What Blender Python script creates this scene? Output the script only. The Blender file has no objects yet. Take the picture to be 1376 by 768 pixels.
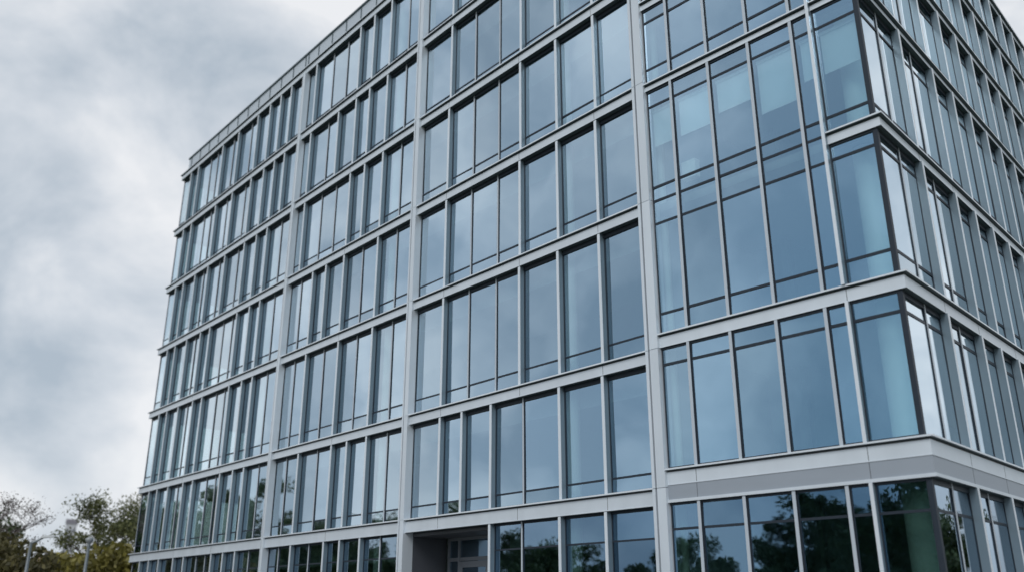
import bpy, math, random
from math import sin, cos, pi, radians, sqrt
from mathutils import Vector, noise

random.seed(7)
scene = bpy.context.scene
col = scene.collection
ZC = 1.6                       # eye height above the ground

# ------------------------------------------------------------------ helpers
def tag(o, label=None, cat=None, group=None, kind=None):
    if label: o['label'] = label
    if cat: o['category'] = cat
    if group: o['group'] = group
    if kind: o['kind'] = kind
    return o

def empty(name, loc=(0, 0, 0), rz=0.0, **kw):
    o = bpy.data.objects.new(name, None); col.objects.link(o)
    o.location = loc; o.rotation_euler = (0, 0, rz); o.empty_display_size = .3
    return tag(o, **kw)

class MB:
    """collects faces for one mesh object"""
    def __init__(s): s.v = []; s.f = []; s.m = []; s.sm = []
    def add(s, vs, fs, mi=0, smooth=False):
        b = len(s.v); s.v += [tuple(v) for v in vs]
        for f in fs: s.f.append([b + i for i in f]); s.m.append(mi); s.sm.append(smooth)
    def hexa(s, p, mi=0):          # p: 4 bottom (ccw from above) then 4 top
        s.add(p, [(3, 2, 1, 0), (4, 5, 6, 7), (0, 1, 5, 4), (1, 2, 6, 5), (2, 3, 7, 6), (3, 0, 4, 7)], mi)
    def merge(s, o):
        b = len(s.v); s.v += o.v; s.f += [[b + i for i in f] for f in o.f]; s.m += o.m; s.sm += o.sm
    def tube(s, pts, rads, n=8, mi=0, cap=True):
        rings = []
        for i, p in enumerate(pts):
            p = Vector(p)
            a = Vector(pts[max(i - 1, 0)]); b = Vector(pts[min(i + 1, len(pts) - 1)])
            t = (b - a); t = t.normalized() if t.length > 1e-9 else Vector((0, 0, 1))
            u = t.cross(Vector((0, 0, 1)) if abs(t.z) < .9 else Vector((1, 0, 0))).normalized(); w = t.cross(u)
            rings.append([p + (u * cos(2 * pi * k / n) + w * sin(2 * pi * k / n)) * rads[i] for k in range(n)])
        vs = [v for r in rings for v in r]; fs = []
        for i in range(len(pts) - 1):
            for k in range(n):
                fs.append((i * n + k, i * n + (k + 1) % n, (i + 1) * n + (k + 1) % n, (i + 1) * n + k))
        s.add(vs, fs, mi, True)
        if cap:
            s.add(rings[0], [tuple(range(n))[::-1]], mi); s.add(rings[-1], [tuple(range(n))], mi)
    def mesh(s, name, mats):
        me = bpy.data.meshes.new(name); me.from_pydata(s.v, [], s.f)
        for m in (mats if isinstance(mats, (list, tuple)) else [mats]): me.materials.append(m)
        me.polygons.foreach_set('material_index', s.m); me.polygons.foreach_set('use_smooth', s.sm); me.update()
        return me
    def build(s, name, mats, parent=None, **kw):
        o = bpy.data.objects.new(name, s.mesh(name, mats)); col.objects.link(o)
        if parent: o.parent = parent
        return tag(o, **kw)

# ------------------------------------------------------------------ materials
def new_mat(name):
    m = bpy.data.materials.new(name); m.use_nodes = True
    nt = m.node_tree; nt.nodes.clear()
    out = nt.nodes.new('ShaderNodeOutputMaterial')
    return m, nt, out
def N(nt, t, **kw):
    n = nt.nodes.new(t)
    for k, v in kw.items(): setattr(n, k, v)
    return n
def L(nt, a, b): nt.links.new(a, b)

def surf(name, base, rough=.5, metal=0.0, var=.08, scale=2.0, stretch=(1, 1, 1), bump=0.0, rvar=.08, spec=.5):
    m, nt, out = new_mat(name)
    b = N(nt, 'ShaderNodeBsdfPrincipled'); L(nt, b.outputs[0], out.inputs[0])
    b.inputs['Metallic'].default_value = metal
    b.inputs['Specular IOR Level'].default_value = spec
    tc = N(nt, 'ShaderNodeTexCoord'); mp = N(nt, 'ShaderNodeMapping'); mp.inputs['Scale'].default_value = stretch
    L(nt, tc.outputs['Object'], mp.inputs[0])
    no = N(nt, 'ShaderNodeTexNoise'); no.inputs['Scale'].default_value = scale; no.inputs['Detail'].default_value = 6
    L(nt, mp.outputs[0], no.inputs['Vector'])
    geo = N(nt, 'ShaderNodeNewGeometry')
    mx = N(nt, 'ShaderNodeMath', operation='MULTIPLY_ADD'); L(nt, no.outputs[0], mx.inputs[0]); mx.inputs[1].default_value = 1.6; mx.inputs[2].default_value = -.8
    ad = N(nt, 'ShaderNodeMath', operation='MULTIPLY_ADD'); L(nt, geo.outputs['Random Per Island'], ad.inputs[0]); ad.inputs[1].default_value = .5; ad.inputs[2].default_value = -.25
    sm = N(nt, 'ShaderNodeMath', operation='ADD'); L(nt, mx.outputs[0], sm.inputs[0]); L(nt, ad.outputs[0], sm.inputs[1])
    sc = N(nt, 'ShaderNodeMath', operation='MULTIPLY_ADD'); L(nt, sm.outputs[0], sc.inputs[0]); sc.inputs[1].default_value = var * 2; sc.inputs[2].default_value = 1.0
    hs = N(nt, 'ShaderNodeHueSaturation'); hs.inputs['Color'].default_value = (*base, 1); L(nt, sc.outputs[0], hs.inputs['Value'])
    L(nt, hs.outputs[0], b.inputs['Base Color'])
    rr = N(nt, 'ShaderNodeMath', operation='MULTIPLY_ADD'); L(nt, no.outputs[0], rr.inputs[0]); rr.inputs[1].default_value = rvar * 2; rr.inputs[2].default_value = rough - rvar
    L(nt, rr.outputs[0], b.inputs['Roughness'])
    if bump:
        bp = N(nt, 'ShaderNodeBump'); bp.inputs['Strength'].default_value = bump; bp.inputs['Distance'].default_value = .05
        L(nt, no.outputs[0], bp.inputs['Height']); L(nt, bp.outputs[0], b.inputs['Normal'])
    return m

def glass_mat(name, refl0, refl1, trans, pw=1.6, wav=.012):
    """coated solar-control glass: coloured mirror that whitens towards grazing, over a tinted clear pane"""
    m, nt, out = new_mat(name)
    geo = N(nt, 'ShaderNodeNewGeometry')
    tc = N(nt, 'ShaderNodeTexCoord')
    no = N(nt, 'ShaderNodeTexNoise'); no.inputs['Scale'].default_value = .55; no.inputs['Detail'].default_value = 1.0
    L(nt, tc.outputs['Object'], no.inputs['Vector'])
    bp = N(nt, 'ShaderNodeBump'); bp.inputs['Strength'].default_value = .5; bp.inputs['Distance'].default_value = wav
    L(nt, no.outputs[0], bp.inputs['Height'])
    dt = N(nt, 'ShaderNodeVectorMath', operation='DOT_PRODUCT'); L(nt, geo.outputs['Incoming'], dt.inputs[0]); L(nt, geo.outputs['Normal'], dt.inputs[1])
    ab = N(nt, 'ShaderNodeMath', operation='ABSOLUTE'); L(nt, dt.outputs['Value'], ab.inputs[0])
    iv = N(nt, 'ShaderNodeMath', operation='SUBTRACT'); iv.inputs[0].default_value = 1; L(nt, ab.outputs[0], iv.inputs[1])
    po = N(nt, 'ShaderNodeMath', operation='POWER'); L(nt, iv.outputs[0], po.inputs[0]); po.inputs[1].default_value = pw
    mc = N(nt, 'ShaderNodeMix', data_type='RGBA'); L(nt, po.outputs[0], mc.inputs['Factor'])
    mc.inputs['A'].default_value = (*refl0, 1); mc.inputs['B'].default_value = (*refl1, 1)
    oi = N(nt, 'ShaderNodeObjectInfo')
    rs = N(nt, 'ShaderNodeMath', operation='ADD'); L(nt, oi.outputs['Random'], rs.inputs[0]); L(nt, geo.outputs['Random Per Island'], rs.inputs[1])
    fr = N(nt, 'ShaderNodeMath', operation='FRACT'); L(nt, rs.outputs[0], fr.inputs[0])
    vv = N(nt, 'ShaderNodeMath', operation='MULTIPLY_ADD'); L(nt, fr.outputs[0], vv.inputs[0]); vv.inputs[1].default_value = .22; vv.inputs[2].default_value = .86
    hs = N(nt, 'ShaderNodeHueSaturation'); L(nt, mc.outputs['Result'], hs.inputs['Color']); L(nt, vv.outputs[0], hs.inputs['Value'])
    gl = N(nt, 'ShaderNodeBsdfGlossy'); gl.inputs['Roughness'].default_value = .012; L(nt, hs.outputs[0], gl.inputs['Color']); L(nt, bp.outputs[0], gl.inputs['Normal'])
    om = N(nt, 'ShaderNodeMix', data_type='RGBA'); L(nt, po.outputs[0], om.inputs['Factor'])
    om.inputs['A'].default_value = (*trans, 1); om.inputs['B'].default_value = (.0, .0, .0, 1)
    tr = N(nt, 'ShaderNodeBsdfTransparent'); L(nt, om.outputs['Result'], tr.inputs['Color'])
    ads = N(nt, 'ShaderNodeAddShader'); L(nt, gl.outputs[0], ads.inputs[0]); L(nt, tr.outputs[0], ads.inputs[1])
    t2 = N(nt, 'ShaderNodeBsdfTransparent')
    mx = N(nt, 'ShaderNodeMixShader'); L(nt, geo.outputs['Backfacing'], mx.inputs[0]); L(nt, ads.outputs[0], mx.inputs[1]); L(nt, t2.outputs[0], mx.inputs[2])
    L(nt, mx.outputs[0], out.inputs[0])
    return m

def leaf_mat(name, c0, c1, c2):
    m, nt, out = new_mat(name)
    geo = N(nt, 'ShaderNodeNewGeometry'); tc = N(nt, 'ShaderNodeTexCoord')
    no = N(nt, 'ShaderNodeTexNoise'); no.inputs['Scale'].default_value = .55; no.inputs['Detail'].default_value = 2; L(nt, tc.outputs['Object'], no.inputs['Vector'])
    a = N(nt, 'ShaderNodeMath', operation='MULTIPLY_ADD'); L(nt, geo.outputs['Random Per Island'], a.inputs[0]); a.inputs[1].default_value = .55; 
    b2 = N(nt, 'ShaderNodeMath', operation='MULTIPLY_ADD'); L(nt, no.outputs[0], b2.inputs[0]); b2.inputs[1].default_value = 1.3; b2.inputs[2].default_value = -.42
    L(nt, b2.outputs[0], a.inputs[2])
    r = N(nt, 'ShaderNodeValToRGB'); L(nt, a.outputs[0], r.inputs[0])
    e = r.color_ramp.elements; e[0].position = .1; e[0].color = (*c0, 1); e[1].position = .9; e[1].color = (*c2, 1)
    x = e.new(.5); x.color = (*c1, 1)
    d = N(nt, 'ShaderNodeBsdfPrincipled'); d.inputs['Roughness'].default_value = .6; L(nt, r.outputs[0], d.inputs['Base Color'])
    t = N(nt, 'ShaderNodeBsdfTranslucent'); L(nt, r.outputs[0], t.inputs['Color'])
    mx = N(nt, 'ShaderNodeMixShader'); mx.inputs[0].default_value = .3; L(nt, d.outputs[0], mx.inputs[1]); L(nt, t.outputs[0], mx.inputs[2])
    L(nt, mx.outputs[0], out.inputs[0])
    return m

M_PANEL = surf('silver_panel', (.64, .70, .755), .38, .2, .08, 1.6, (1, 1, .35), 0, .08)
M_PANEL2 = surf('grey_panel', (.33, .37, .42), .45, .15, .04, 1.2, (1, 1, 2), 0, .06)
M_ENTR = surf('charcoal_cladding', (.085, .092, .108), .5, .1, .06, 1.0)
M_DOOR = surf('grey_door_frame', (.20, .22, .25), .45, .1, .05, 2.0)
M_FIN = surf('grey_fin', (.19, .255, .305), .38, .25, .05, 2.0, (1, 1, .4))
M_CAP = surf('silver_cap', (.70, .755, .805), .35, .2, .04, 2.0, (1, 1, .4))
M_FRAME = surf('dark_frame', (.028, .038, .052), .45, 0, .05, 3.0, spec=.22)
M_SOFFIT_SHADE = surf('soffit_shade', (.06, .085, .095), .5, .1, .05, 3.0)  # shade of the downward faces put into the colour
M_SEAM_LIP_SHADE = surf('joint_and_lip_shade', (.10, .11, .12), .7, 0, .03, 3.0)  # dark panel joints, and the painted shadow line below the lips
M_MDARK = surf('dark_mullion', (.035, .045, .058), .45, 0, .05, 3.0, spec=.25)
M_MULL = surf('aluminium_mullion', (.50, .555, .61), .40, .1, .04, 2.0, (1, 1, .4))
M_GLASS = glass_mat('blue_coated_glass', (.056, .212, .360), (.89, .965, 1.0), (.52, .65, .65), .84, .022)
M_GLASS0 = glass_mat('clear_ground_glass', (.10, .20, .31), (.75, .83, .90), (.24, .34, .32))
M_SLAB = surf('concrete_ceiling', (.34, .35, .36), .8, 0, .06, 1.0)
M_INNER = surf('interior_wall', (.22, .24, .25), .8, 0, .15, .6)
M_COLUMN = surf('pale_column', (.74, .78, .75), .6, 0, .04, 1.0)
M_BLIND = surf('white_blind', (.80, .83, .84), .8, 0, .03, 4.0)
M_BOX = surf('pale_card', (.82, .80, .74), .8, 0, .05, 4.0)
M_PARAPET = surf('parapet_panel', (.46, .515, .57), .35, .1, .03, 1.0, (1, 1, 1), 0, .05)
M_RAIL = surf('dark_rail', (.06, .09, .10), .45, .4, .05, 3.0)
M_BARK = surf('bark', (.085, .070, .058), .9, 0, .25, 6.0, (1, 1, .3), .4)
M_TWIG = surf('grey_twigs', (.14, .115, .115), .9, 0, .2, 6.0)
M_GRASS = surf('grass', (.055, .075, .028), .9, 0, .3, 1.5, (1, 1, 1), .3)
M_PAVE = surf('concrete_paving', (.26, .26, .255), .85, 0, .12, .8, (1, 1, 1), .1)
M_ROAD = surf('asphalt', (.05, .05, .052), .85, 0, .15, 3.0, (1, 1, 1), .15)
M_POLE = surf('galvanised_steel', (.20, .225, .24), .45, .4, .06, 3.0)
M_LAMP = surf('lamp_grey', (.28, .30, .31), .45, .2, .05, 3.0)
M_TOWER = surf('pale_tower_wall', (.52, .53, .57), .8, 0, .06, .2)
M_TOWERTOP = surf('dark_tower_top', (.24, .23, .27), .7, 0, .06, .2)
M_TWIN = surf('tower_window_band', (.16, .18, .21), .3, 0, .06, .2)
M_ROOFT = surf('faded_red_roof', (.27, .17, .165), .85, 0, .12, 2.0)
M_RENDER = surf('pink_render', (.46, .36, .35), .85, 0, .08, 1.0)
M_LEAF_G = leaf_mat('green_leaves', (.020, .038, .013), (.050, .085, .026), (.10, .145, .045))
M_LEAF_O = leaf_mat('dull_olive_leaves', (.045, .043, .016), (.105, .095, .036), (.19, .165, .06))
M_LEAF_D = leaf_mat('dark_leaves', (.020, .040, .018), (.055, .090, .038), (.12, .16, .06))
M_LEAF_L = leaf_mat('light_olive_leaves', (.042, .054, .020), (.115, .130, .048), (.22, .23, .09))
M_LEAF_Y = leaf_mat('olive_leaves', (.085, .080, .018), (.19, .170, .038), (.31, .275, .065))
M_LEAF_B = leaf_mat('brown_buds', (.050, .038, .034), (.105, .085, .075), (.17, .145, .125))

# ------------------------------------------------------------------ plan frame (metres, eye at the origin)
R1 = Vector((3.6719, 23.7628)); D1 = Vector((.6561, -.7547)).normalized()
R1R = Vector((3.9521, 23.4405)); D2 = Vector((.6921, -.7218)).normalized()
C = Vector((8.6863, 18.5025)); D3 = Vector((.6814, .7319)).normalized()
def nrm(d): return Vector((d.y, -d.x))
SL = -38.78; SC = (C - R1R).dot(D2)
PL = R1 + D1 * SL
IN1 = -nrm(D1)
class Facet:
    def __init__(s, o, d): s.o = o; s.d = d; s.n = nrm(d)
    def p(s, a, d, z): q = s.o + s.d * a + s.n * d; return (q.x, q.y, z + ZC)
    def box(s, mb, s0, s1, d0, d1, z0, z1, mi=0):     # d0 < d1 (inner, outer)
        mb.hexa([s.p(s0, d1, z0), s.p(s1, d1, z0), s.p(s1, d0, z0), s.p(s0, d0, z0),
                 s.p(s0, d1, z1), s.p(s1, d1, z1), s.p(s1, d0, z1), s.p(s0, d0, z1)], mi)
F1 = Facet(R1, D1); F2 = Facet(R1R, D2); F3 = Facet(C, D3)
F0 = Facet(PL + IN1 * 16, -IN1)              # left return wall, s runs 0..16 to the left corner

def sweep(mb, path, prof, mi_list, closed_ends=True):
    """sweep a (d,z) polygon (listed outer-top, outer-bottom, inner-bottom, inner-top ...) along a plan path, mitred"""
    rings = []
    for i, P in enumerate(path):
        n1 = nrm((path[i] - path[i - 1]).normalized()) if i > 0 else None
        n2 = nrm((path[i + 1] - path[i]).normalized()) if i < len(path) - 1 else None
        if n1 is None: m = n2
        elif n2 is None: m = n1
        else: m = (n1 + n2) / (1 + n1.dot(n2))
        rings.append([(P.x + m.x * d, P.y + m.y * d, z + ZC) for d, z in prof])
    k = len(prof)
    for i in range(len(path) - 1):
        for j in range(k):
            a = rings[i][j]; b = rings[i][(j + 1) % k]; c = rings[i + 1][(j + 1) % k]; e = rings[i + 1][j]
            mb.add([a, b, c, e], [(0, 1, 2, 3)], mi_list[j])
    if closed_ends:
        mb.add(rings[0], [tuple(range(k))[::-1]], mi_list[0]); mb.add(rings[-1], [tuple(range(k))], mi_list[0])

# heights of the lip (top edge) of every floor band, above the eye
B = [None, 3.0, 6.704, 11.102, 15.016, 18.98, 22.831, 26.8]
CC = [None, 3.441, 7.075, 11.06, 14.90, 17.85, 20.42, 22.75]
BT = {1: .46}                                 # band thickness on the long wing (default .37)
CT = {1: .42, 2: .39, 3: .32, 4: .24, 5: .28, 6: .28, 7: .28}
GZ = -ZC
PAR_TOP = 28.0

camera_pitch = radians(19.829); FPX = 1206.57 / 1376
def project(P):
    x, y, z = P[0], P[1], P[2] - ZC
    c, s_ = cos(camera_pitch), sin(camera_pitch)
    d = y * c + z * s_; v = -y * s_ + z * c
    if d < .5: return None
    return x / d * FPX * 1024 + 512, 285.5 - v / d * FPX * 1024
def area(pts):
    q = [project(p) for p in pts]
    if any(a is None for a in q): return 0
    xs = [min(max(a[0], -2), 1026) for a in q]; ys = [min(max(a[1], -2), 573) for a in q]
    return (max(xs) - min(xs)) * (max(ys) - min(ys))

building = empty('office_building', (R1.x, R1.y, 0),
    label='seven storey office building of blue reflective glass with silver floor bands and vertical fins', cat='building')
OFF = Vector((R1.x, R1.y, 0))
def part(mb, name, mats, parent=None, **kw):
    mb.v = [(v[0] - OFF.x, v[1] - OFF.y, v[2]) for v in mb.v]
    o = mb.build(name, mats, parent or building, **kw)
    return o

# ------------------------------------------------------------------ what stands between the bands (F fin, M mullion; metres along the wing)
def parse(t):
    return [(w[0], float(w[1:])) for w in t.split()]
A = {
6: 'F-37.15 F-35.98 M-34.4 M-33.38 F-32.36 M-31.13 F-30.18 M-28.74 F-27.7 F-26.2 F-24.95 F-23.75',
5: 'F-37.2 F-35.95 M-34.34 M-33.37 F-32.4 M-31.13 F-30.15 M-28.72 F-27.75 F-26.22 F-25.0 F-23.86',
4: 'F-37.2 F-36.0 F-34.28 M-33.36 F-32.44 M-31.16 F-30.17 M-28.75 F-27.71 F-26.28 F-25.06 M-23.74',
3: 'F-37.2 F-36.0 F-34.29 M-33.36 F-32.36 F-31.09 M-29.64 M-28.51 F-27.7 F-26.24 F-25.07 M-23.78',
2: 'F-37.13 F-35.94 F-34.3 M-33.33 F-32.27 F-31.06 M-29.56 M-28.52 F-27.7 F-26.24 F-25.07 M-23.76',
1: 'F-37.08 F-35.88 F-34.31 M-33.28 F-32.23 F-30.96 M-29.54 M-28.48 F-27.66 F-26.2 F-25.0 M-23.74',
0: 'F-37.09 F-35.75 F-34.34 F-32.34 F-31.0 M-29.75 M-28.7 F-27.66 F-26.36 F-25.07 M-23.95'}
Bb = {
6: 'F-21.05 M-19.57 M-18.2 F-16.83 F-15.6 F-14.15 M-12.9',
5: 'F-21.1 M-19.6 F-18.42 F-16.83 F-15.67 F-14.2 M-12.96',
4: 'F-21.12 M-19.7 M-18.38 F-16.92 F-15.71 F-14.24 M-13.04',
3: 'M-21.06 F-19.73 F-18.53 F-16.98 M-15.68 F-14.28 M-13.08',
2: 'M-21.06 F-19.76 M-18.43 F-16.98 M-15.72 F-14.33 M-13.1',
1: 'M-21.05 F-19.73 M-18.35 F-16.98 F-15.78 F-14.34 M-13.1',
0: 'M-21.1 F-19.78 M-18.5 F-17.08 F-15.87 F-14.42 M-13.25'}
Cb = {
6: 'F-9.43 M-8.05 M-6.6 F-5.25 F-3.45 F-1.7',
5: 'F-9.46 M-8.1 M-6.63 F-5.27 F-3.46 F-1.7',
4: 'F-9.53 M-8.14 M-6.66 F-5.31 F-3.48 F-1.7',
3: 'F-9.56 M-8.2 M-6.7 F-5.36 F-3.51 F-1.74',
2: 'F-9.58 M-8.25 M-6.76 F-5.4 F-3.56 F-1.76',
1: 'F-9.6 F-8.36 F-6.82 M-5.4 F-3.61 F-1.81',
0: 'F-6.84 M-5.48 F-3.68 F-1.86'}
Dm = [.87, 2.17, 3.48, 4.77]; DF = 5.35
R_tail = [6.7, 8.33, 9.9, 11.45, 12.95, 14.5, 16.05, 17.6, 19.15, 20.7, 22.25, 23.8, 25.35, 26.9, 28.4]
RE = 30.0
Rm = {
0: 'M1.36 F2.54 M3.82 F5.1', 1: 'M1.49 F2.57 M3.87 F5.08', 2: 'M1.48 F2.59 M3.87 F5.08', 3: 'M1.36 F2.47 M3.75 F5.0',
4: 'M1.25 F2.36 M3.52 F4.72', 5: 'M1.2 F2.3 M3.45 F4.68', 6: 'M1.2 F2.3 M3.45 F4.66'}

RIB3 = (-22.30, -22.02); RIB2 = (-11.73, -11.37); RIB1 = (-.02, .427)
GL1, GL2, GL3 = -.30, -.15, -.24

fins, mullions, windows = [], [], []          # (rank, mesh builders ...)

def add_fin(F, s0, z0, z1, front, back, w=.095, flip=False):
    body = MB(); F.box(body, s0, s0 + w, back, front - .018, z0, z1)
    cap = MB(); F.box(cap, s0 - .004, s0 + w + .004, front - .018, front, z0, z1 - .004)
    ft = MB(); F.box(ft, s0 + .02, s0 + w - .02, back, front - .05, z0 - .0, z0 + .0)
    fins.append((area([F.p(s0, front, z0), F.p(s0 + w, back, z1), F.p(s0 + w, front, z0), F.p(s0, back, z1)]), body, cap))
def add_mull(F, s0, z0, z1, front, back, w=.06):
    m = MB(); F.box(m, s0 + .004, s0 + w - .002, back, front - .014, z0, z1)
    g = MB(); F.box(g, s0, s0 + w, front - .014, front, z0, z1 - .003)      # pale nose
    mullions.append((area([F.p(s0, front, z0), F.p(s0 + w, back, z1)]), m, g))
def add_window(F, s0, s1, z0, z1, dg, head, trans, ground=False, blind=None, jamb=.026, dep=.045):
    fr = MB()
    F.box(fr, s0, s1, dg - .05, dg + dep, z1 - head, z1 - .002)          # head
    F.box(fr, s0, s1, dg - .05, dg + dep * .6, z0, z0 + .045)            # sill
    F.box(fr, s0, s0 + jamb, dg - .05, dg + dep * .5, z0 + .045, z1 - head)
    F.box(fr, s1 - jamb, s1, dg - .05, dg + dep * .5, z0 + .045, z1 - head)
    tb = []
    for t, th in trans:
        tb.append(MB()); F.box(tb[-1], s0 + jamb, s1 - jamb, dg - .04, dg + .018, t - th / 2, t + th / 2)
    cuts = [z0 + .045] + [t for t, th in sorted(trans)] + [z1 - head]
    pn = MB()
    for a, b in zip(cuts, cuts[1:]):
        ja, jb = random.uniform(-.011, .011), random.uniform(-.011, .011); j = [-(ja + jb) / 2, (ja - jb) / 2, (jb - ja) / 2, (ja + jb) / 2]
        o = [F.p(s0 + jamb, dg + j[0], a), F.p(s1 - jamb, dg + j[1], a), F.p(s1 - jamb, dg - .014 + j[1], a), F.p(s0 + jamb, dg - .014 + j[0], a),
             F.p(s0 + jamb, dg + j[2], b), F.p(s1 - jamb, dg + j[3], b), F.p(s1 - jamb, dg - .014 + j[3], b), F.p(s0 + jamb, dg - .014 + j[2], b)]
        pn.hexa(o, 0)
    bl = None
    if blind:
        bl = MB(); F.box(bl, s0 + .07, s1 - .07, dg - .155, dg - .150, blind[0], blind[1] - .08)
        F.box(bl, s0 + .06, s1 - .06, dg - .20, dg - .11, blind[1] - .08, blind[1])     # cassette
        F.box(bl, s0 + .07, s1 - .07, dg - .16, dg - .145, blind[0] - .025, blind[0])
    windows.append((area([F.p(s0, dg, z0), F.p(s1, dg, z1), F.p(s0, dg, z1), F.p(s1, dg, z0)]), fr, tb, pn, bl, ground))

# ---- long wing
for k in range(7):
    z0 = (B[k] + .002) if k else GZ + .12
    z1 = B[k + 1] - BT.get(k + 1, .37)
    vs = [('P', SL + .10, SL + .16)]
    def w_of(t): return .09 if t == 'F' else .06
    for t, s in parse(A[k]): vs.append((t, s, s + w_of(t)))
    vs.append(('P',) + RIB3)
    for t, s in parse(Bb[k]): vs.append((t, s, s + w_of(t)))
    vs.append(('P',) + RIB2)
    for t, s in parse(Cb[k]): vs.append((t, s, s + w_of(t)))
    vs.append(('P',) + RIB1)
    for t, a, b in vs:
        if t == 'F': add_fin(F1, a, z0, z1 - .003, -.089, GL1)
        elif t == 'M': add_mull(F1, a, z0, z1 - .003, GL1 + .042, GL1, .06)
    for (t0, a0, b0), (t1, a1, b1) in zip(vs, vs[1:]):
        if k == 0 and abs(b0 - RIB2[1]) < .01: continue        # entrance recess
        tr = [(z0 + (.54 if k in (2, 3, 4) else .42), .055)] if k else ([(1.75, .05)] if b0 < -22 or random.random() < 1 else [])
        add_window(F1, b0, a1, z0, z1, GL1, .13 if k else .07, tr, ground=(k == 0))
# ---- left return (seen only edge-on)
for k in range(7):
    z0 = (B[k] + .002) if k else GZ + .12
    z1 = B[k + 1] - BT.get(k + 1, .37)
    st = [.3 + 1.55 * i for i in range(11)]
    for s in st[1:-1]: add_mull(F0, s, z0, z1 - .003, -.08, -.12, .09)
    for a, b in zip(st, st[1:]):
        add_window(F0, a + .09 if a != st[0] else a, b if b != st[-1] else 15.64, z0, z1, -.12, .13, [(z0 + .5, .055)], ground=(k == 0))
# ---- short wing, front face
blind_bot = [12.87, 12.865, 13.06, 12.46, 12.86]
def dspan(k, z0, z1, trans, blinds=None, ground=False):
    edges = [(.0, .0)] + [(s, s + .085) for s in Dm] + [(DF, DF + .075)]
    for s in Dm: add_mull(F2, s, z0, z1 - .003, GL2 + .075, GL2, .085)
    for i in range(5):
        add_window(F2, edges[i][1] + (.02 if i == 0 else 0), edges[i + 1][0], z0, z1, GL2, .06, trans, ground=ground,
                   blind=(blinds[i], blinds[5]) if blinds else None, jamb=.03, dep=.03)
c3b = CC[3] - CT[3]
CGZ = GZ + .12
z1_0 = 2.58
dspan(0, CGZ, z1_0, [(1.93, .06)], ground=True)
dspan(1, CC[1] + .002, CC[2] - CT[2], [(6.21, .075)])
dspan(2, CC[2] + .002, CC[4] - CT[4], [(7.65, .07), (10.33, .07), (11.04, .07), (11.47, .07), (14.12, .07)], blinds=blind_bot + [14.05])
dspan(4, CC[4] + .002, CC[5] - CT[5], [(15.41, .07), (17.1, .07)])
dspan(5, CC[5] + .002, CC[6] - CT[6], [(18.3, .07)])
dspan(6, CC[6] + .002, CC[7] - CT[7], [(20.9, .07)])
SG = SC + GL3 - .055                           # where the corner post starts on the front face
ftr = {0: [(1.93, .06)], 1: [(6.21, .075)], 2: [(7.67, .07), (10.33, .07)], 3: [(11.49, .07), (14.10, .07)], 4: [(15.41, .07), (17.1, .07)], 5: [(18.3, .07)], 6: [(20.9, .07)]}
for k in range(7):
    z0 = CC[k] + .002 if k else CGZ
    z1 = CC[k + 1] - CT[k + 1] if k else z1_0
    add_window(F2, DF + .075, SG, z0, z1, GL2, .06, ftr[k], ground=(k == 0), blind=(12.83, 14.03) if k == 3 else None, jamb=.03, dep=.03)
    pm = MB(); F2.box(pm, SG, SG + .095, GL2 - .07, GL2 + .03, z0, z1 - .003)
    part(pm, 'corner_post', M_FRAME)
    vs = [('P', .10, .165)] + [(t, s, s + (.09 if t == 'F' else .06)) for t, s in parse(Rm[k]) + [('F', s) for s in R_tail]] + [('P', RE, RE + .1)]
    for t, a, b in vs:
        if t == 'F': add_fin(F3, a, z0, z1 - .003, -.02, GL3, .07)
        elif t == 'M': add_mull(F3, a, z0, z1 - .003, GL3 + .04, GL3, .05)
    for (t0, a0, b0), (t1, a1, b1) in zip(vs, vs[1:]):
        add_window(F3, b0, a1, z0, z1, GL3, .12, ftr[k], ground=(k == 0), jamb=.016, dep=.03)
# the tall fin beside the corner bay
add_fin(F2, DF, CGZ, z1_0 - .003, -.01, GL2, .075)
add_fin(F2, DF, CC[1] + .002, CC[2] - CT[2] - .003, -.008, GL2, .075)
add_fin(F2, DF, CC[2] + .002, CC[7] - CT[7] - .003, .05, GL2, .075)

# ---- link them: the hundred that show largest singly, the rest of each as one object
fins.sort(key=lambda t: -t[0]); mullions.sort(key=lambda t: -t[0]); windows.sort(key=lambda t: -t[0])
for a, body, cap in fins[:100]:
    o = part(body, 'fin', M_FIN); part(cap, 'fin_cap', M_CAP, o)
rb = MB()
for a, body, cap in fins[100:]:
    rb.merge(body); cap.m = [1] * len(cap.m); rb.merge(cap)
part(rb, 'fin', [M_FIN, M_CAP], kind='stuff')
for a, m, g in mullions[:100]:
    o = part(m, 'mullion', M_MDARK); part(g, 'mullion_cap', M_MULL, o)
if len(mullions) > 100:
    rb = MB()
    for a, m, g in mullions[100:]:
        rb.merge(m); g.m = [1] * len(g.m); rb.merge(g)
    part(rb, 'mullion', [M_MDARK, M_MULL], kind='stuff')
wcount = 0
rw = MB()
for a, fr, tb, pn, bl, ground in windows:
    gm = M_GLASS0 if ground else M_GLASS
    if wcount < 99 or bl:
        o = part(fr, 'window', M_FRAME)
        part(pn, 'pane', gm, o)
        for t in tb: part(t, 'transom', M_FRAME, o)
        if bl: part(bl, 'roller_blind', M_BLIND, o, label='white roller blind pulled half way down behind the glass')
        wcount += 1
    else:
        pn.m = [2 if ground else 1] * len(pn.m)
        rw.merge(fr); rw.merge(pn)
        for t in tb: rw.merge(t)
part(rw, 'window', [M_FRAME, M_GLASS, M_GLASS0], kind='stuff')

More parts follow.
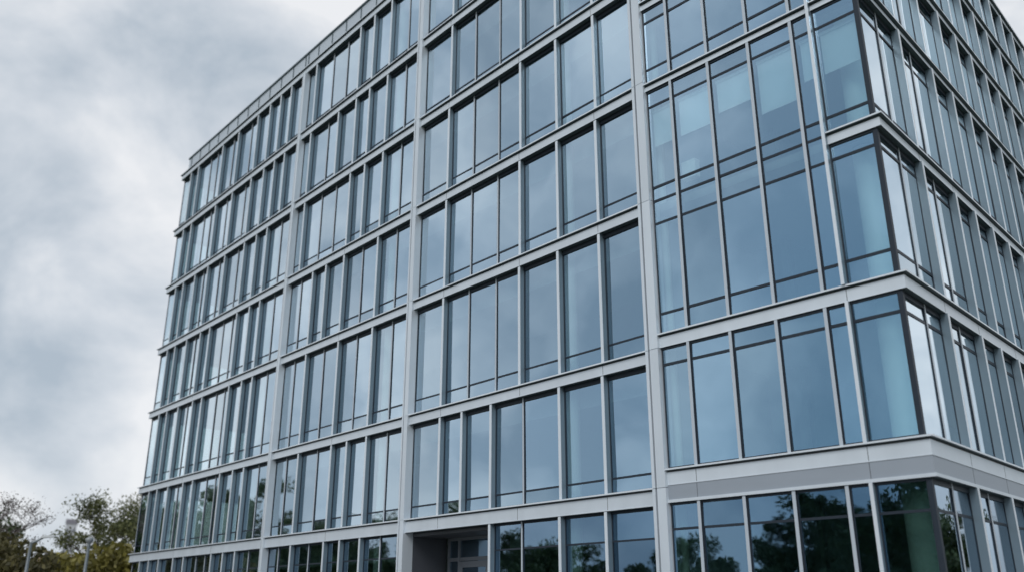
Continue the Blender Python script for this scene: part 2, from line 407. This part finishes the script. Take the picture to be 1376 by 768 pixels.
# ------------------------------------------------------------------ floor bands (lip, face, soffit), mitred round the corners
def band(path, zt, th, name='floor_band', recess=None, seams=()):
    mb = MB()
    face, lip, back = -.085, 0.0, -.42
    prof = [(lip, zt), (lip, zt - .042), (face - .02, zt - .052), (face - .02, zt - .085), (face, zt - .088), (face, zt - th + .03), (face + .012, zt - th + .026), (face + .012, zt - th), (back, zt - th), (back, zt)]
    mis = [3, 1, 2, 2, 0, 0, 0, 1, 1, 3]  # lip underside and the strip below it coloured dark as the lip's shadow
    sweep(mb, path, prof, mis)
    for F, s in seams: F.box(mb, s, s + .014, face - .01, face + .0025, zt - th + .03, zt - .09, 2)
    return part(mb, name, [M_PANEL, M_SOFFIT_SHADE, M_SEAM_LIP_SHADE, M_CAP])
PLB = PL
path1 = [PLB + IN1 * 16, PLB, R1 + D1 * .0]
for k in range(1, 8):
    sm = [(F1, s) for s in (-5.33 if k > 1 else -5.45, -9.5, -1.72, -16.9, -27.68, -32.3)]
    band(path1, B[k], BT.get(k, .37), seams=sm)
path2 = [R1R, C, C + D3 * RE]
for k in range(1, 8):
    pth = path2 if k != 3 else [R1R + D2 * (DF + .076), C, C + D3 * RE]
    sm = [(F2, DF + .03)] if k < 3 else []
    sm += [(F2, .89), ] if k == 1 else []
    sm += [(F3, s) for s in (2.6, 5.12, 8.35, 11.48)]
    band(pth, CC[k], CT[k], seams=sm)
# recessed grey band over the ground floor of the short wing, with its pale drip edge
mb = MB(); z = CC[1] - CT[1]
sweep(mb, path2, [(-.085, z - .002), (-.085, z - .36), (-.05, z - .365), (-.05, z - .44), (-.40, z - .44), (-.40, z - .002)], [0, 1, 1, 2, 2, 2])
for F, s in ((F2, DF + .03), (F2, .89), (F3, 2.6), (F3, 5.12), (F3, 8.35)): F.box(mb, s, s + .014, -.095, -.0825, z - .36, z - .004, 3)
part(mb, 'grey_band', [M_PANEL2, M_PANEL, M_SOFFIT_SHADE, M_SEAM_LIP_SHADE])

# ------------------------------------------------------------------ the three full-height pilasters
def pilaster(s0, s1, ztop, levels):
    mb = MB(); lv = [GZ] + levels + [ztop]
    w = s1 - s0
    F1.box(mb, s0 + .02, s1 - .004, -.43, -.06, GZ, ztop, 2)                       # core (shows dark in the joints)
    for a, b in zip(lv, lv[1:]):
        F1.box(mb, s0, s0 + w * .22, -.41, .012, a + .007, b - .007, 0)
        F1.box(mb, s0 + w * .36, s1, -.42, .014, a + .007, b - .007, 0)
    return part(mb, 'pilaster', [M_PANEL, M_PANEL2, M_SEAM_LIP_SHADE])
pilaster(*RIB1, PAR_TOP - .1, [b - .03 for b in B[1:8]])
pilaster(*RIB2, B[7] - .38, [b - .03 for b in B[1:7]])
pilaster(*RIB3, B[7] - .38, [b - .03 for b in B[1:7]])

# corner post at the left end
mb = MB()
for k in range(7):
    z0 = (B[k] + .002) if k else GZ; z1 = B[k + 1] - BT.get(k + 1, .37) - .003
    F1.box(mb, SL + .10, SL + .16, -.36, -.275, z0, z1)
part(mb, 'corner_post', M_MULL)

# ------------------------------------------------------------------ roof parapet
mb = MB()
posts = [-38.0 + i * 1.38 for i in range(28)]
path_p = [PL + IN1 * 16, PL + nrm(D1) * -.0, R1 + D1 * .3]
sweep(mb, path_p, [(-.34, PAR_TOP - .05), (-.34, B[7] + .002), (-.42, B[7] + .002), (-.42, PAR_TOP - .05)], [0, 0, 0, 0])
par = part(mb, 'parapet', [M_PARAPET])
mb = MB()
for s in posts + [-22.5]: F1.box(mb, s, s + .04, -.338, -.31, B[7] + .003, PAR_TOP - .05)
part(mb, 'parapet_post', M_RAIL, par, kind='stuff')
mb = MB()
sweep(mb, path_p, [(-.28, PAR_TOP + .04), (-.28, PAR_TOP - .049), (-.47, PAR_TOP - .049), (-.47, PAR_TOP + .04)], [0, 0, 0, 0])
part(mb, 'coping_rail', M_RAIL, par)
mb = MB()
sweep(mb, path2, [(-.02, CC[7] + .10), (-.02, CC[7] + .003), (-.45, CC[7] + .003), (-.45, CC[7] + .10)], [0, 0, 0, 0])
part(mb, 'roof_edge', M_RAIL)

# ------------------------------------------------------------------ inside: slabs, ceilings' edge, back walls, columns; and the closed back
def prism(mb, pts, z0, z1, mi=0):
    n = len(pts)
    vs = [(p.x, p.y, z0 + ZC) for p in pts] + [(p.x, p.y, z1 + ZC) for p in pts]
    mb.add(vs, [tuple(range(n))[::-1], tuple(range(n, 2 * n))] + [(i, (i + 1) % n, n + (i + 1) % n, n + i) for i in range(n)], mi)
i1 = nrm(D1); i2 = nrm(D2); i3 = nrm(D3)
q1 = [PL - i1 * .42 + D1 * .42, R1 - i1 * .42, R1 - i1 * 15.6, PL - i1 * 15.6 + D1 * .42]
cin = C - i2 * .42 - D2 * .42
q2 = [R1R - i2 * .42, cin, C + D3 * RE - i3 * .42, C + D3 * RE - i3 * 14, R1 - i1 * 15.6]
for k in range(1, 8):
    mb = MB(); prism(mb, q1, B[k] - .34, B[k] - .01); part(mb, 'floor_slab' if k < 7 else 'roof', M_SLAB)
    mb = MB(); prism(mb, q2, CC[k] - .30 if k != 3 else CC[k] - .26, CC[k] - .015); part(mb, 'floor_slab' if k < 7 else 'roof', M_SLAB)
mb = MB()
F1.box(mb, SL + .6, .0, -6.2, -6.0, GZ, B[7] - .4)
F2.box(mb, .3, SC - 5.2, -5.2, -5.0, GZ, CC[7] - .35)
F3.box(mb, 5.0, RE - .5, -5.2, -5.0, GZ, CC[7] - .35)
part(mb, 'interior_wall', M_INNER)
mb = MB()
for k in range(7):                                     # ceiling bulkhead behind every window head of the long wing
    z1 = B[k + 1] - .36
    F1.box(mb, SL + .7, -.35 if k else -11.9, -.95, -.86, z1 - (.62 if k else .95), z1 + .02)
    if not k: F1.box(mb, -6.7, -.35, -.95, -.86, z1 - .80, z1 - .1)
part(mb, 'ceiling_bulkhead', M_SLAB)
def column(F, s, d, z0, z1, r):
    c = F.p(s, d, 0); mb = MB()
    mb.tube([(c[0], c[1], z0 + ZC), (c[0], c[1], z1 + ZC)], [r, r], 24)
    part(mb, 'column', M_COLUMN)
for k in range(7):
    z0 = CC[k] if k else GZ; z1 = CC[k + 1] - .3
    if k != 3 or True: column(F2, 5.92, -1.0, z0, z1, .31)
    z0 = B[k] if k else GZ; z1 = B[k + 1] - .35
    for s in (-3.62, -14.0, -25.0, -33.5): column(F1, s, -.75, z0, z1, .20)
    z0 = CC[k] if k else GZ
    column(F2, -.25 + .1, -.75, z0, CC[k + 1] - .3, .17)
mb = MB()
F1.box(mb, SL + .2, .4, -16.2, -15.9, GZ, PAR_TOP - .3)
pr = [R1 - i1 * .42, R1 + D1 * .25 - i1 * .42, R1 + D1 * .25 - i1 * 15.9, R1 - i1 * 15.9]
prism(mb, pr, GZ, PAR_TOP - .3)
prism(mb, [C + D3 * (RE + .1), C + D3 * (RE + .35), C + D3 * (RE + .35) - i3 * 14.2, C + D3 * (RE + .1) - i3 * 14.2], GZ, CC[7] - .3)
bk = C + D3 * (RE + .1) - i3 * 14.2; bk2 = R1 - i1 * 15.9 + D1 * .25
dd = (bk - bk2).normalized(); nn = Vector((-dd.y, dd.x)) * .25
prism(mb, [bk2, bk, bk + nn, bk2 + nn], GZ, CC[7] - .3)
part(mb, 'back_wall', M_PANEL2)

# ------------------------------------------------------------------ entrance recess in the ground floor
z1 = B[1] - BT[1]
mb = MB(); ex0, ex1, ed = RIB2[1], -6.84, -1.9
F1.box(mb, ex0 - .3, ex0 + .0, ed, -.40, GZ, z1 - .003)          # side wall left
F1.box(mb, ex1 + .10, ex1 + .16, ed, GL1 - .06, GZ, z1 - .003)
F1.box(mb, ex0 + .002, ex1 + .09, ed, -.41, z1 - .12, z1 - .02)   # recess ceiling
part(mb, 'entrance_wall', M_ENTR)
ent = MB()
def fb(s0, s1, z0, z1_, d=.06): F1.box(ent, s0, s1, ed - .04, ed + d, z0, z1_)
xs = [-11.22, -10.62, -8.9, -6.86]
for s in xs: fb(s, s + .10, GZ, z1 - .125)
fb(-11.12, -6.86, 1.62, 1.74, .05); fb(-11.12, -6.76, z1 - .22, z1 - .125, .05)
eo = part(ent, 'entrance_screen', M_DOOR)
mb = MB(); F1.box(mb, -11.12, -6.86, ed - .012, ed, GZ, z1 - .2); part(mb, 'pane', M_GLASS0, eo)
mb = MB()
for a, b, c, d_ in ((-10.5, -10.36, GZ + .02, 1.6), (-9.06, -8.92, GZ + .02, 1.6), (-10.36, -9.06, 1.40, 1.6), (-10.36, -9.06, GZ + .02, GZ + .3)):
    F1.box(mb, a, b, ed + .012, ed + .075, c, d_)
do = part(mb, 'entrance_door', M_DOOR)
mb = MB(); F1.box(mb, -9.25, -9.21, ed + .10, ed + .14, -.9, .5)
F1.box(mb, -9.25, -9.21, ed + .06, ed + .10, -.8, -.76); F1.box(mb, -9.25, -9.21, ed + .06, ed + .10, .36, .40)
part(mb, 'handle', M_POLE, do)
# plinth
mb = MB()
sweep(mb, path1, [(-.06, GZ + .118), (-.06, GZ), (-.4, GZ), (-.4, GZ + .118)], [0] * 4)
sweep(mb, path2, [(-.06, GZ + .118), (-.06, GZ), (-.4, GZ), (-.4, GZ + .118)], [0] * 4)
part(mb, 'plinth', M_PANEL2)

# the pale box on the inner sill, short wing third storey
mb = MB()
def bx(s0, s1, d0, d1, z0, z1_): F2.box(mb, s0, s1, d0, d1, z0, z1_)
bx(.90, 1.36, -.62, -.40, 11.52, 12.04); bx(.89, 1.37, -.63, -.39, 12.0, 12.05); bx(1.11, 1.15, -.635, -.385, 11.9, 12.052)
o = mb.build('storage_box', M_BOX, None, label='pale box standing on the sill behind the second pane under a blind', cat='box')

# ------------------------------------------------------------------ ground
def sheet(name, pts, z, m):
    mb = MB(); mb.add([(x, y, z) for x, y in pts], [tuple(range(len(pts)))]); return mb.build(name, m, None, kind='structure')
sheet('ground', [(-3000, -3000), (3000, -3000), (3000, 3000), (-3000, 3000)], 0, M_GRASS)
o = MB()
def slab_poly(name, pts, h, m):
    mb = MB(); n = len(pts)
    vs = [(p[0], p[1], .004) for p in pts] + [(p[0], p[1], h) for p in pts]
    mb.add(vs, [tuple(range(n, 2 * n))] + [(i, (i + 1) % n, n + (i + 1) % n, n + i) for i in range(n)])
    return mb.build(name, m, None, kind='structure')
def wp(F, s, d): q = F.o + F.d * s + F.n * d; return (q.x, q.y)
slab_poly('pavement', [wp(F1, SL - 8, 9), wp(F1, 12, 9), wp(F3, 6, 9), wp(F3, 40, 9), wp(F3, 40, -.1), wp(F3, 0, -.1), wp(F1, SL, -.1), wp(F1, SL - 8, -.1)], .12, M_PAVE)
sheet('road', [wp(F1, SL - 60, 16.5), wp(F1, 60, 16.5), wp(F1, 60, 10), wp(F1, SL - 60, 10)], .006, M_ROAD)

# ------------------------------------------------------------------ trees
def leaf_cloud(mb, centers, n, size, rnd, squash=.8):
    for _ in range(n):
        c, r = centers[rnd.randrange(len(centers))]
        while True:
            v = Vector((rnd.uniform(-1, 1), rnd.uniform(-1, 1), rnd.uniform(-1, 1)))
            if v.length < 1: break
        p = c + Vector((v.x * r, v.y * r, v.z * r * squash))
        a = Vector((rnd.gauss(0, 1), rnd.gauss(0, 1), rnd.gauss(0, 1))).normalized()
        b = a.cross(Vector((rnd.gauss(0, 1), rnd.gauss(0, 1), rnd.gauss(0, 1)))).normalized()
        s = size * rnd.uniform(.6, 1.35)
        mb.add([p - a * s * .5, p + b * s * .32 + a * s * .05, p + a * s * .55, p - b * s * .30], [(0, 1, 2, 3)])
def grow(rnd, h, spread, levels, trunk_r, lean=.05, start=.25):
    """returns (list of (pts, radii)), tips"""
    br, tips = [], []
    def go(p, d, ln, r, lev):
        pts = [p]; rr = [r]; q = p.copy(); dr = d.copy(); n = 5
        for i in range(n):
            dr = (dr + Vector((rnd.gauss(0, .16), rnd.gauss(0, .16), rnd.gauss(.05, .10)))).normalized()
            q = q + dr * ln / n; pts.append(q.copy()); rr.append(r * (1 - (i + 1) / n * .55))
        br.append((pts, rr, lev))
        if lev >= levels: tips.append(q); tips.append(pts[3]); return
        kids = rnd.randint(3, 4) if lev else rnd.randint(6, 8)
        for k in range(kids):
            t = rnd.uniform(start if lev == 0 else .3, 1.0); i = min(int(t * n), n - 1)
            base = pts[i].lerp(pts[i + 1], t * n - i); az = rnd.uniform(0, 2 * pi)
            side = Vector((cos(az), sin(az), 0))
            nd = (dr * .55 + side * spread + Vector((0, 0, rnd.uniform(.0, .35)))).normalized()
            go(base, nd, ln * rnd.uniform(.5, .72), rr[i] * .55, lev + 1)
    go(Vector((0, 0, 0)), Vector((rnd.gauss(0, lean), rnd.gauss(0, lean), 1)).normalized(), h * .62, trunk_r, 0)
    return br, tips
def tree_data(name, h, spread, seed, leaves, leaf_size, leaf_m, levels=2, twig_m=None, clump=.9, start=.25, wood_m=None):
    rnd = random.Random(seed)
    br, tips = grow(rnd, h, spread, levels, h * .022, start=start)
    tr, lim = MB(), MB()
    for pts, rr, lev in br:
        (tr if lev == 0 else lim).tube(pts, [max(q, .024) for q in rr], 8 if lev < 2 else 5 if lev < 3 else 3, 0, lev < 2)
    cr = MB()
    tops = max(p.z for p in tips); sc = h / tops
    centers = [(p, clump * rnd.uniform(.5, 1.25)) for p in tips]
    leaf_cloud(cr, centers, leaves, leaf_size, rnd)
    for m in (tr, lim, cr): m.v = [(v[0] * sc, v[1] * sc, v[2] * sc) for v in m.v]
    return [('trunk', tr.mesh('trunk', wood_m or M_BARK)), ('limbs', lim.mesh('limbs', twig_m or M_BARK)), ('crown', cr.mesh('crown', leaf_m))]
def put_tree(data, x, y, rz, sc, label, cat='tree', group=None, name='tree'):
    o = empty(name, (x, y, 0), rz, label=label, cat=cat, group=group); o.scale = (sc,) * 3
    for n, me in data:
        c = bpy.data.objects.new(n, me); col.objects.link(c); c.parent = o
    return o
def shrub_data(name, w, h, seed, leaves, leaf_size, leaf_m):
    rnd = random.Random(seed); cen = []; st = MB()
    for i in range(16):
        a = rnd.uniform(0, 2 * pi); r = w * .5 * sqrt(rnd.random()) * .8
        z = h * rnd.uniform(.25, .82) * (1 - .35 * (r / (w * .5)) ** 2)
        c = Vector((cos(a) * r, sin(a) * r, z)); cen.append((c, rnd.uniform(.18, .30) * h))
        st.tube([(cos(a) * r * .2, sin(a) * r * .2, 0), (c.x * .7, c.y * .7, z * .6), c], [.05, .035, .012], 5, 0, False)
    cr = MB(); leaf_cloud(cr, cen, leaves, leaf_size, rnd, .9)
    return [('stems', st.mesh('stems', M_BARK)), ('foliage', cr.mesh('foliage', leaf_m))]

T_bare = tree_data('bare', 10.6, .95, 11, 5200, .15, M_LEAF_B, 4, M_TWIG, .75, .3, M_TWIG)
T_green = tree_data('green', 10.2, .75, 5, 15000, .17, M_LEAF_L, 3, None, .95, .3)
T_full = tree_data('full', 11.0, .8, 21, 12000, .42, M_LEAF_D, 3, None, 1.45, .22)
T_full2 = tree_data('full2', 10.0, .7, 33, 11000, .42, M_LEAF_G, 3, None, 1.4, .2)
T_cone = tree_data('narrow', 12.5, .42, 43, 11000, .38, M_LEAF_D, 3, None, 1.1, .12)
S_dark = shrub_data('dark', 6.5, 4.4, 3, 6500, .26, M_LEAF_O)
S_olive = shrub_data('olive', 6.0, 3.6, 4, 6500, .26, M_LEAF_Y)

# visible beyond the left end of the building
put_tree(T_bare, -37.2, 65.5, .4, 1.0, 'tall sparse tree with bare purplish twigs at the far left edge')
put_tree(T_green, -31.2, 69.5, 1.9, .98, 'thinly leaved green tree beside the left end of the building')
put_tree(T_full2, -51.0, 82.0, 2.6, .95, 'green tree half hidden behind the bare twigs at the left edge')
for x, y, rz, sc, lab in [(-30.0, 54.6, .3, 1.42, 'large dark rounded bush behind the lamp post with an arm')]:
    put_tree(S_dark, x, y, rz, sc, lab, 'bush', name='bush')
for x, y, rz, sc, lab in [(-27.3, 60.5, 1.0, 1.50, 'yellow olive bush behind the second straight lamp post'),
                          (-24.9, 59.0, 2.2, 1.62, 'yellow olive bush close against the left end of the building')]:
    put_tree(S_olive, x, y, rz, sc, lab, 'bush', name='bush')

# the trees that the glass reflects, outside the picture
REF = 'leafy tree standing outside the picture and mirrored in the lower windows'
rnd = random.Random(99); reft = []
for i in range(34):
    az = radians(46 + i * 3.1 + rnd.uniform(-1.4, 1.4))       # from straight ahead towards the left and behind
    d = rnd.uniform(62, 96)
    if az < radians(58): d = rnd.uniform(92, 120)
    k = rnd.choice([0, 0, 1, 1, 2])
    reft.append((-sin(az) * d, cos(az) * d, rnd.uniform(0, 6.28), (rnd.uniform(.70, .98) if az < radians(84) else rnd.uniform(.95, 1.4)), (T_full, T_full2, T_cone)[k]))
for i in range(16):                                            # the wood beyond the car park, mirrored in the left bays
    az = radians(35.5 + i * 1.7 + rnd.uniform(-.7, .7)); d = rnd.uniform(104, 135)
    k = rnd.choice([0, 1, 1, 2])
    reft.append((-sin(az) * d, cos(az) * d, rnd.uniform(0, 6.28), rnd.uniform(1.0, 1.45), (T_full, T_full2, T_cone)[k]))
for x, y, sc, k in [(-29.0, 3.5, .92, 1), (-33.5, -2.0, .85, 0), (-39.0, 5.0, .78, 2), (-27.5, -7.5, .95, 0)]:
    reft.append((x, y, rnd.uniform(0, 6.28), sc, (T_full, T_full2, T_cone)[k]))
for i in range(9):                                             # towards the right, for the side face
    az = radians(52 + i * 5 + rnd.uniform(-2, 2)); d = rnd.uniform(70, 95)
    reft.append((sin(az) * d, cos(az) * d, rnd.uniform(0, 6.28), rnd.uniform(.7, 1.0), (T_full, T_full2)[i % 2]))
S_green = shrub_data('green', 6.5, 4.4, 8, 6500, .30, M_LEAF_D)
for i in range(30):                                            # understorey in front of the mirrored trees
    az = radians(58 + i * 2.6 + rnd.uniform(-1, 1)); d = rnd.uniform(50, 62)
    put_tree(S_green, -sin(az) * d, cos(az) * d, rnd.uniform(0, 6.28), rnd.uniform(1.05, 1.5), 'dark bush standing outside the picture and mirrored low in the ground floor glass', 'bush', 'bushes reflected in the glass', 'bush')
for x, y, rz, sc, dat in reft:
    put_tree(dat, x, y, rz, sc, REF, 'tree', 'trees reflected in the glass')

# ------------------------------------------------------------------ lamp posts
def lamp(x, y, rz, h, label, arm):
    o = empty('street_lamp', (x, y, 0), rz, label=label, cat='street lamp')
    mb = MB(); mb.tube([(0, 0, 0), (0, 0, .4), (0, 0, .42), (0, 0, h)], [.15, .15, .11, .075], 12); mb.build('pole', M_POLE, o)
    if arm:
        mb = MB(); mb.tube([(0, 0, h - .06), (.3, 0, h + .08), (arm, 0, h + .22)], [.06, .055, .05], 8); mb.build('arm', M_POLE, o)
    ox = arm if arm else 0
    mb = MB()
    if arm:
        z = h + .20
        mb.hexa([(ox - .1, -.13, z), (ox + .62, -.10, z + .08), (ox + .62, .10, z + .08), (ox - .1, .13, z),
                 (ox - .06, -.09, z + .12), (ox + .56, -.07, z + .17), (ox + .56, .07, z + .17), (ox - .06, .09, z + .12)])
    else:
        mb.tube([(0, 0, h - .02), (0, 0, h + .1), (0, 0, h + .22), (0, 0, h + .3)], [.09, .2, .22, .08], 14)
    mb.build('lamp_head', M_LAMP, o)
    return o
lamp(-25.23, 48.87, .15, 3.36 + ZC, 'grey lamp post with a short arm reaching to the right', .55)
lamp(-22.73, 50.08, 0, 3.40 + ZC, 'grey straight lamp post without an arm before the olive bush', 0)

# ------------------------------------------------------------------ far tower block and house
t = empty('tower_block', (-214.6, 451, 0), radians(25), label='pale distant tower block with a dark flat top seen between the trees', cat='tower block'); t.scale = (.72, .72, 1)
hT = 41.0
mb = MB(); mb.hexa([(-3.4, -3.4, 0), (3.4, -3.4, 0), (3.4, 3.4, 0), (-3.4, 3.4, 0), (-3.4, -3.4, hT), (3.4, -3.4, hT), (3.4, 3.4, hT), (-3.4, 3.4, hT)]); mb.build('wall', M_TOWER, t)
mb = MB(); mb.hexa([(-3.8, -3.8, hT + .01), (3.8, -3.8, hT + .01), (3.8, 3.8, hT + .01), (-3.8, 3.8, hT + .01), (-3.8, -3.8, hT + 2.2), (3.8, -3.8, hT + 2.2), (3.8, 3.8, hT + 2.2), (-3.8, 3.8, hT + 2.2)]); mb.build('roof', M_TOWERTOP, t)
mb = MB()
for k in range(12):
    z = 3 + k * 3.1
    for a in (-2.2, 0, 2.2):
        mb.hexa([(a - .6, -3.45, z), (a + .6, -3.45, z), (a + .6, -3.38, z), (a - .6, -3.38, z), (a - .6, -3.45, z + 1.4), (a + .6, -3.45, z + 1.4), (a + .6, -3.38, z + 1.4), (a - .6, -3.38, z + 1.4)])
mb.build('window', M_TWIN, t, kind='stuff')
h = empty('house', (-87.3, 180, 0), radians(20), label='distant house with a faded red roof low between the bushes', cat='house')
mb = MB(); mb.hexa([(-3, -4, 0), (3, -4, 0), (3, 4, 0), (-3, 4, 0), (-3, -4, 9.2), (3, -4, 9.2), (3, 4, 9.2), (-3, 4, 9.2)]); mb.build('wall', M_RENDER, h)
mb = MB(); mb.add([(-3.4, -4.4, 9.1), (3.4, -4.4, 9.1), (3.4, 4.4, 9.1), (-3.4, 4.4, 9.1), (-3.4, 0, 11.4), (3.4, 0, 11.4)], [(0, 1, 5, 4), (2, 3, 4, 5), (1, 2, 5), (3, 0, 4), (3, 2, 1, 0)]); mb.build('roof', M_ROOFT, h)
for a, zz in ((-1.5, 5.6), (1.5, 5.6), (-1.5, 2.2), (1.5, 2.2)):
    mb = MB(); mb.hexa([(a - .5, -4.04, zz), (a + .5, -4.04, zz), (a + .5, -3.98, zz), (a - .5, -3.98, zz), (a - .5, -4.04, zz + 1.5), (a + .5, -4.04, zz + 1.5), (a + .5, -3.98, zz + 1.5), (a - .5, -3.98, zz + 1.5)]); mb.build('window', M_TWIN, h)

# ------------------------------------------------------------------ sky and sun
SUN = Vector((-.30, -.70, .65)).normalized()
world = bpy.data.worlds.new('World'); scene.world = world; world.use_nodes = True
nt = world.node_tree; nt.nodes.clear()
out = N(nt, 'ShaderNodeOutputWorld'); bg = N(nt, 'ShaderNodeBackground'); bg.inputs['Strength'].default_value = .1
L(nt, bg.outputs[0], out.inputs[0])
sky = N(nt, 'ShaderNodeTexSky', sky_type='NISHITA', sun_disc=False)
sky.sun_elevation = math.asin(SUN.z); sky.sun_rotation = math.atan2(SUN.x, SUN.y); sky.dust_density = 2.0
tc = N(nt, 'ShaderNodeTexCoord'); sx = N(nt, 'ShaderNodeSeparateXYZ'); L(nt, tc.outputs['Generated'], sx.inputs[0])
zz = N(nt, 'ShaderNodeMath', operation='MAXIMUM'); L(nt, sx.outputs[2], zz.inputs[0]); zz.inputs[1].default_value = 0
za = N(nt, 'ShaderNodeMath', operation='ADD'); L(nt, zz.outputs[0], za.inputs[0]); za.inputs[1].default_value = .32
dx = N(nt, 'ShaderNodeMath', operation='DIVIDE'); L(nt, sx.outputs[0], dx.inputs[0]); L(nt, za.outputs[0], dx.inputs[1])
dy = N(nt, 'ShaderNodeMath', operation='DIVIDE'); L(nt, sx.outputs[1], dy.inputs[0]); L(nt, za.outputs[0], dy.inputs[1])
cx = N(nt, 'ShaderNodeCombineXYZ'); L(nt, dx.outputs[0], cx.inputs[0]); L(nt, dy.outputs[0], cx.inputs[1]); cx.inputs[2].default_value = 3.7
def cloud(scale, det, rough, dist, off):
    mp = N(nt, 'ShaderNodeMapping'); mp.inputs['Location'].default_value = off; L(nt, cx.outputs[0], mp.inputs[0])
    n = N(nt, 'ShaderNodeTexNoise'); n.inputs['Scale'].default_value = scale; n.inputs['Detail'].default_value = det
    n.inputs['Roughness'].default_value = rough; n.inputs['Distortion'].default_value = dist; L(nt, mp.outputs[0], n.inputs['Vector']); return n
cv = N(nt, 'ShaderNodeVectorMath', operation='MULTIPLY'); L(nt, tc.outputs['Generated'], cv.inputs[0]); cv.inputs[1].default_value = (1, 1, 1.3)
def puff(scale, det, rough, dist, off):
    mp = N(nt, 'ShaderNodeMapping'); mp.inputs['Location'].default_value = off; L(nt, cv.outputs[0], mp.inputs[0])
    n = N(nt, 'ShaderNodeTexNoise'); n.inputs['Scale'].default_value = scale; n.inputs['Detail'].default_value = det
    n.inputs['Roughness'].default_value = rough; n.inputs['Distortion'].default_value = dist; L(nt, mp.outputs[0], n.inputs['Vector']); return n
n1 = puff(5.2, 9, .53, .25, (5.2, 1.4, 2.6)); n2 = puff(1.7, 3, .5, .2, (5.2, 1.4, 2.6)); n3 = cloud(.9, 5, .5, .3, (2.3, .7, 0))
m2 = N(nt, 'ShaderNodeMath', operation='MULTIPLY'); L(nt, n1.outputs[0], m2.inputs[0]); m2.inputs[1].default_value = .66
m3 = N(nt, 'ShaderNodeMath', operation='MULTIPLY_ADD'); L(nt, n3.outputs[0], m3.inputs[0]); m3.inputs[1].default_value = .05; L(nt, m2.outputs[0], m3.inputs[2])
mm = N(nt, 'ShaderNodeMath', operation='MULTIPLY_ADD'); L(nt, n2.outputs[0], mm.inputs[0]); mm.inputs[1].default_value = .29; L(nt, m3.outputs[0], mm.inputs[2])
rp = N(nt, 'ShaderNodeValToRGB'); L(nt, mm.outputs[0], rp.inputs[0])
el = rp.color_ramp.elements
el[0].position = .405; el[0].color = (.45, .525, .605, 1); el[1].position = .59; el[1].color = (.90, .915, .94, 1)
e = el.new(.50); e.color = (.67, .72, .78, 1)
ml = N(nt, 'ShaderNodeVectorMath', operation='SCALE'); L(nt, rp.outputs[0], ml.inputs[0]); ml.inputs['Scale'].default_value = 10.0
mixs = N(nt, 'ShaderNodeMix', data_type='RGBA'); mixs.inputs['Factor'].default_value = .92
L(nt, sky.outputs[0], mixs.inputs['A']); L(nt, ml.outputs[0], mixs.inputs['B']); L(nt, mixs.outputs['Result'], bg.inputs['Color'])

sl = bpy.data.lights.new('sun', 'SUN'); sl.energy = 1.3; sl.angle = radians(25); sl.color = (1, .99, .98)
so = bpy.data.objects.new('sun', sl); col.objects.link(so); so.location = SUN * 100
so.rotation_euler = SUN.to_track_quat('Z', 'Y').to_euler()

# ------------------------------------------------------------------ camera
cam = bpy.data.cameras.new('camera'); co = bpy.data.objects.new('camera', cam); col.objects.link(co)
co.location = (0, 0, ZC); co.rotation_euler = (pi / 2 + camera_pitch, 0, 0)
cam.sensor_fit = 'HORIZONTAL'; cam.sensor_width = 36; cam.lens = 36 * FPX
cam.clip_start = .1; cam.clip_end = 6000
cam.dof.use_dof = True; cam.dof.focus_distance = 27; cam.dof.aperture_fstop = cam.lens / 1000 / .10
scene.camera = co
scene.view_settings.view_transform = 'Standard'; scene.view_settings.look = 'None'
scene.view_settings.exposure = 0; scene.view_settings.gamma = 1
scene.render.engine = 'CYCLES'
scene.cycles.transparent_max_bounces = 16; scene.cycles.max_bounces = 8
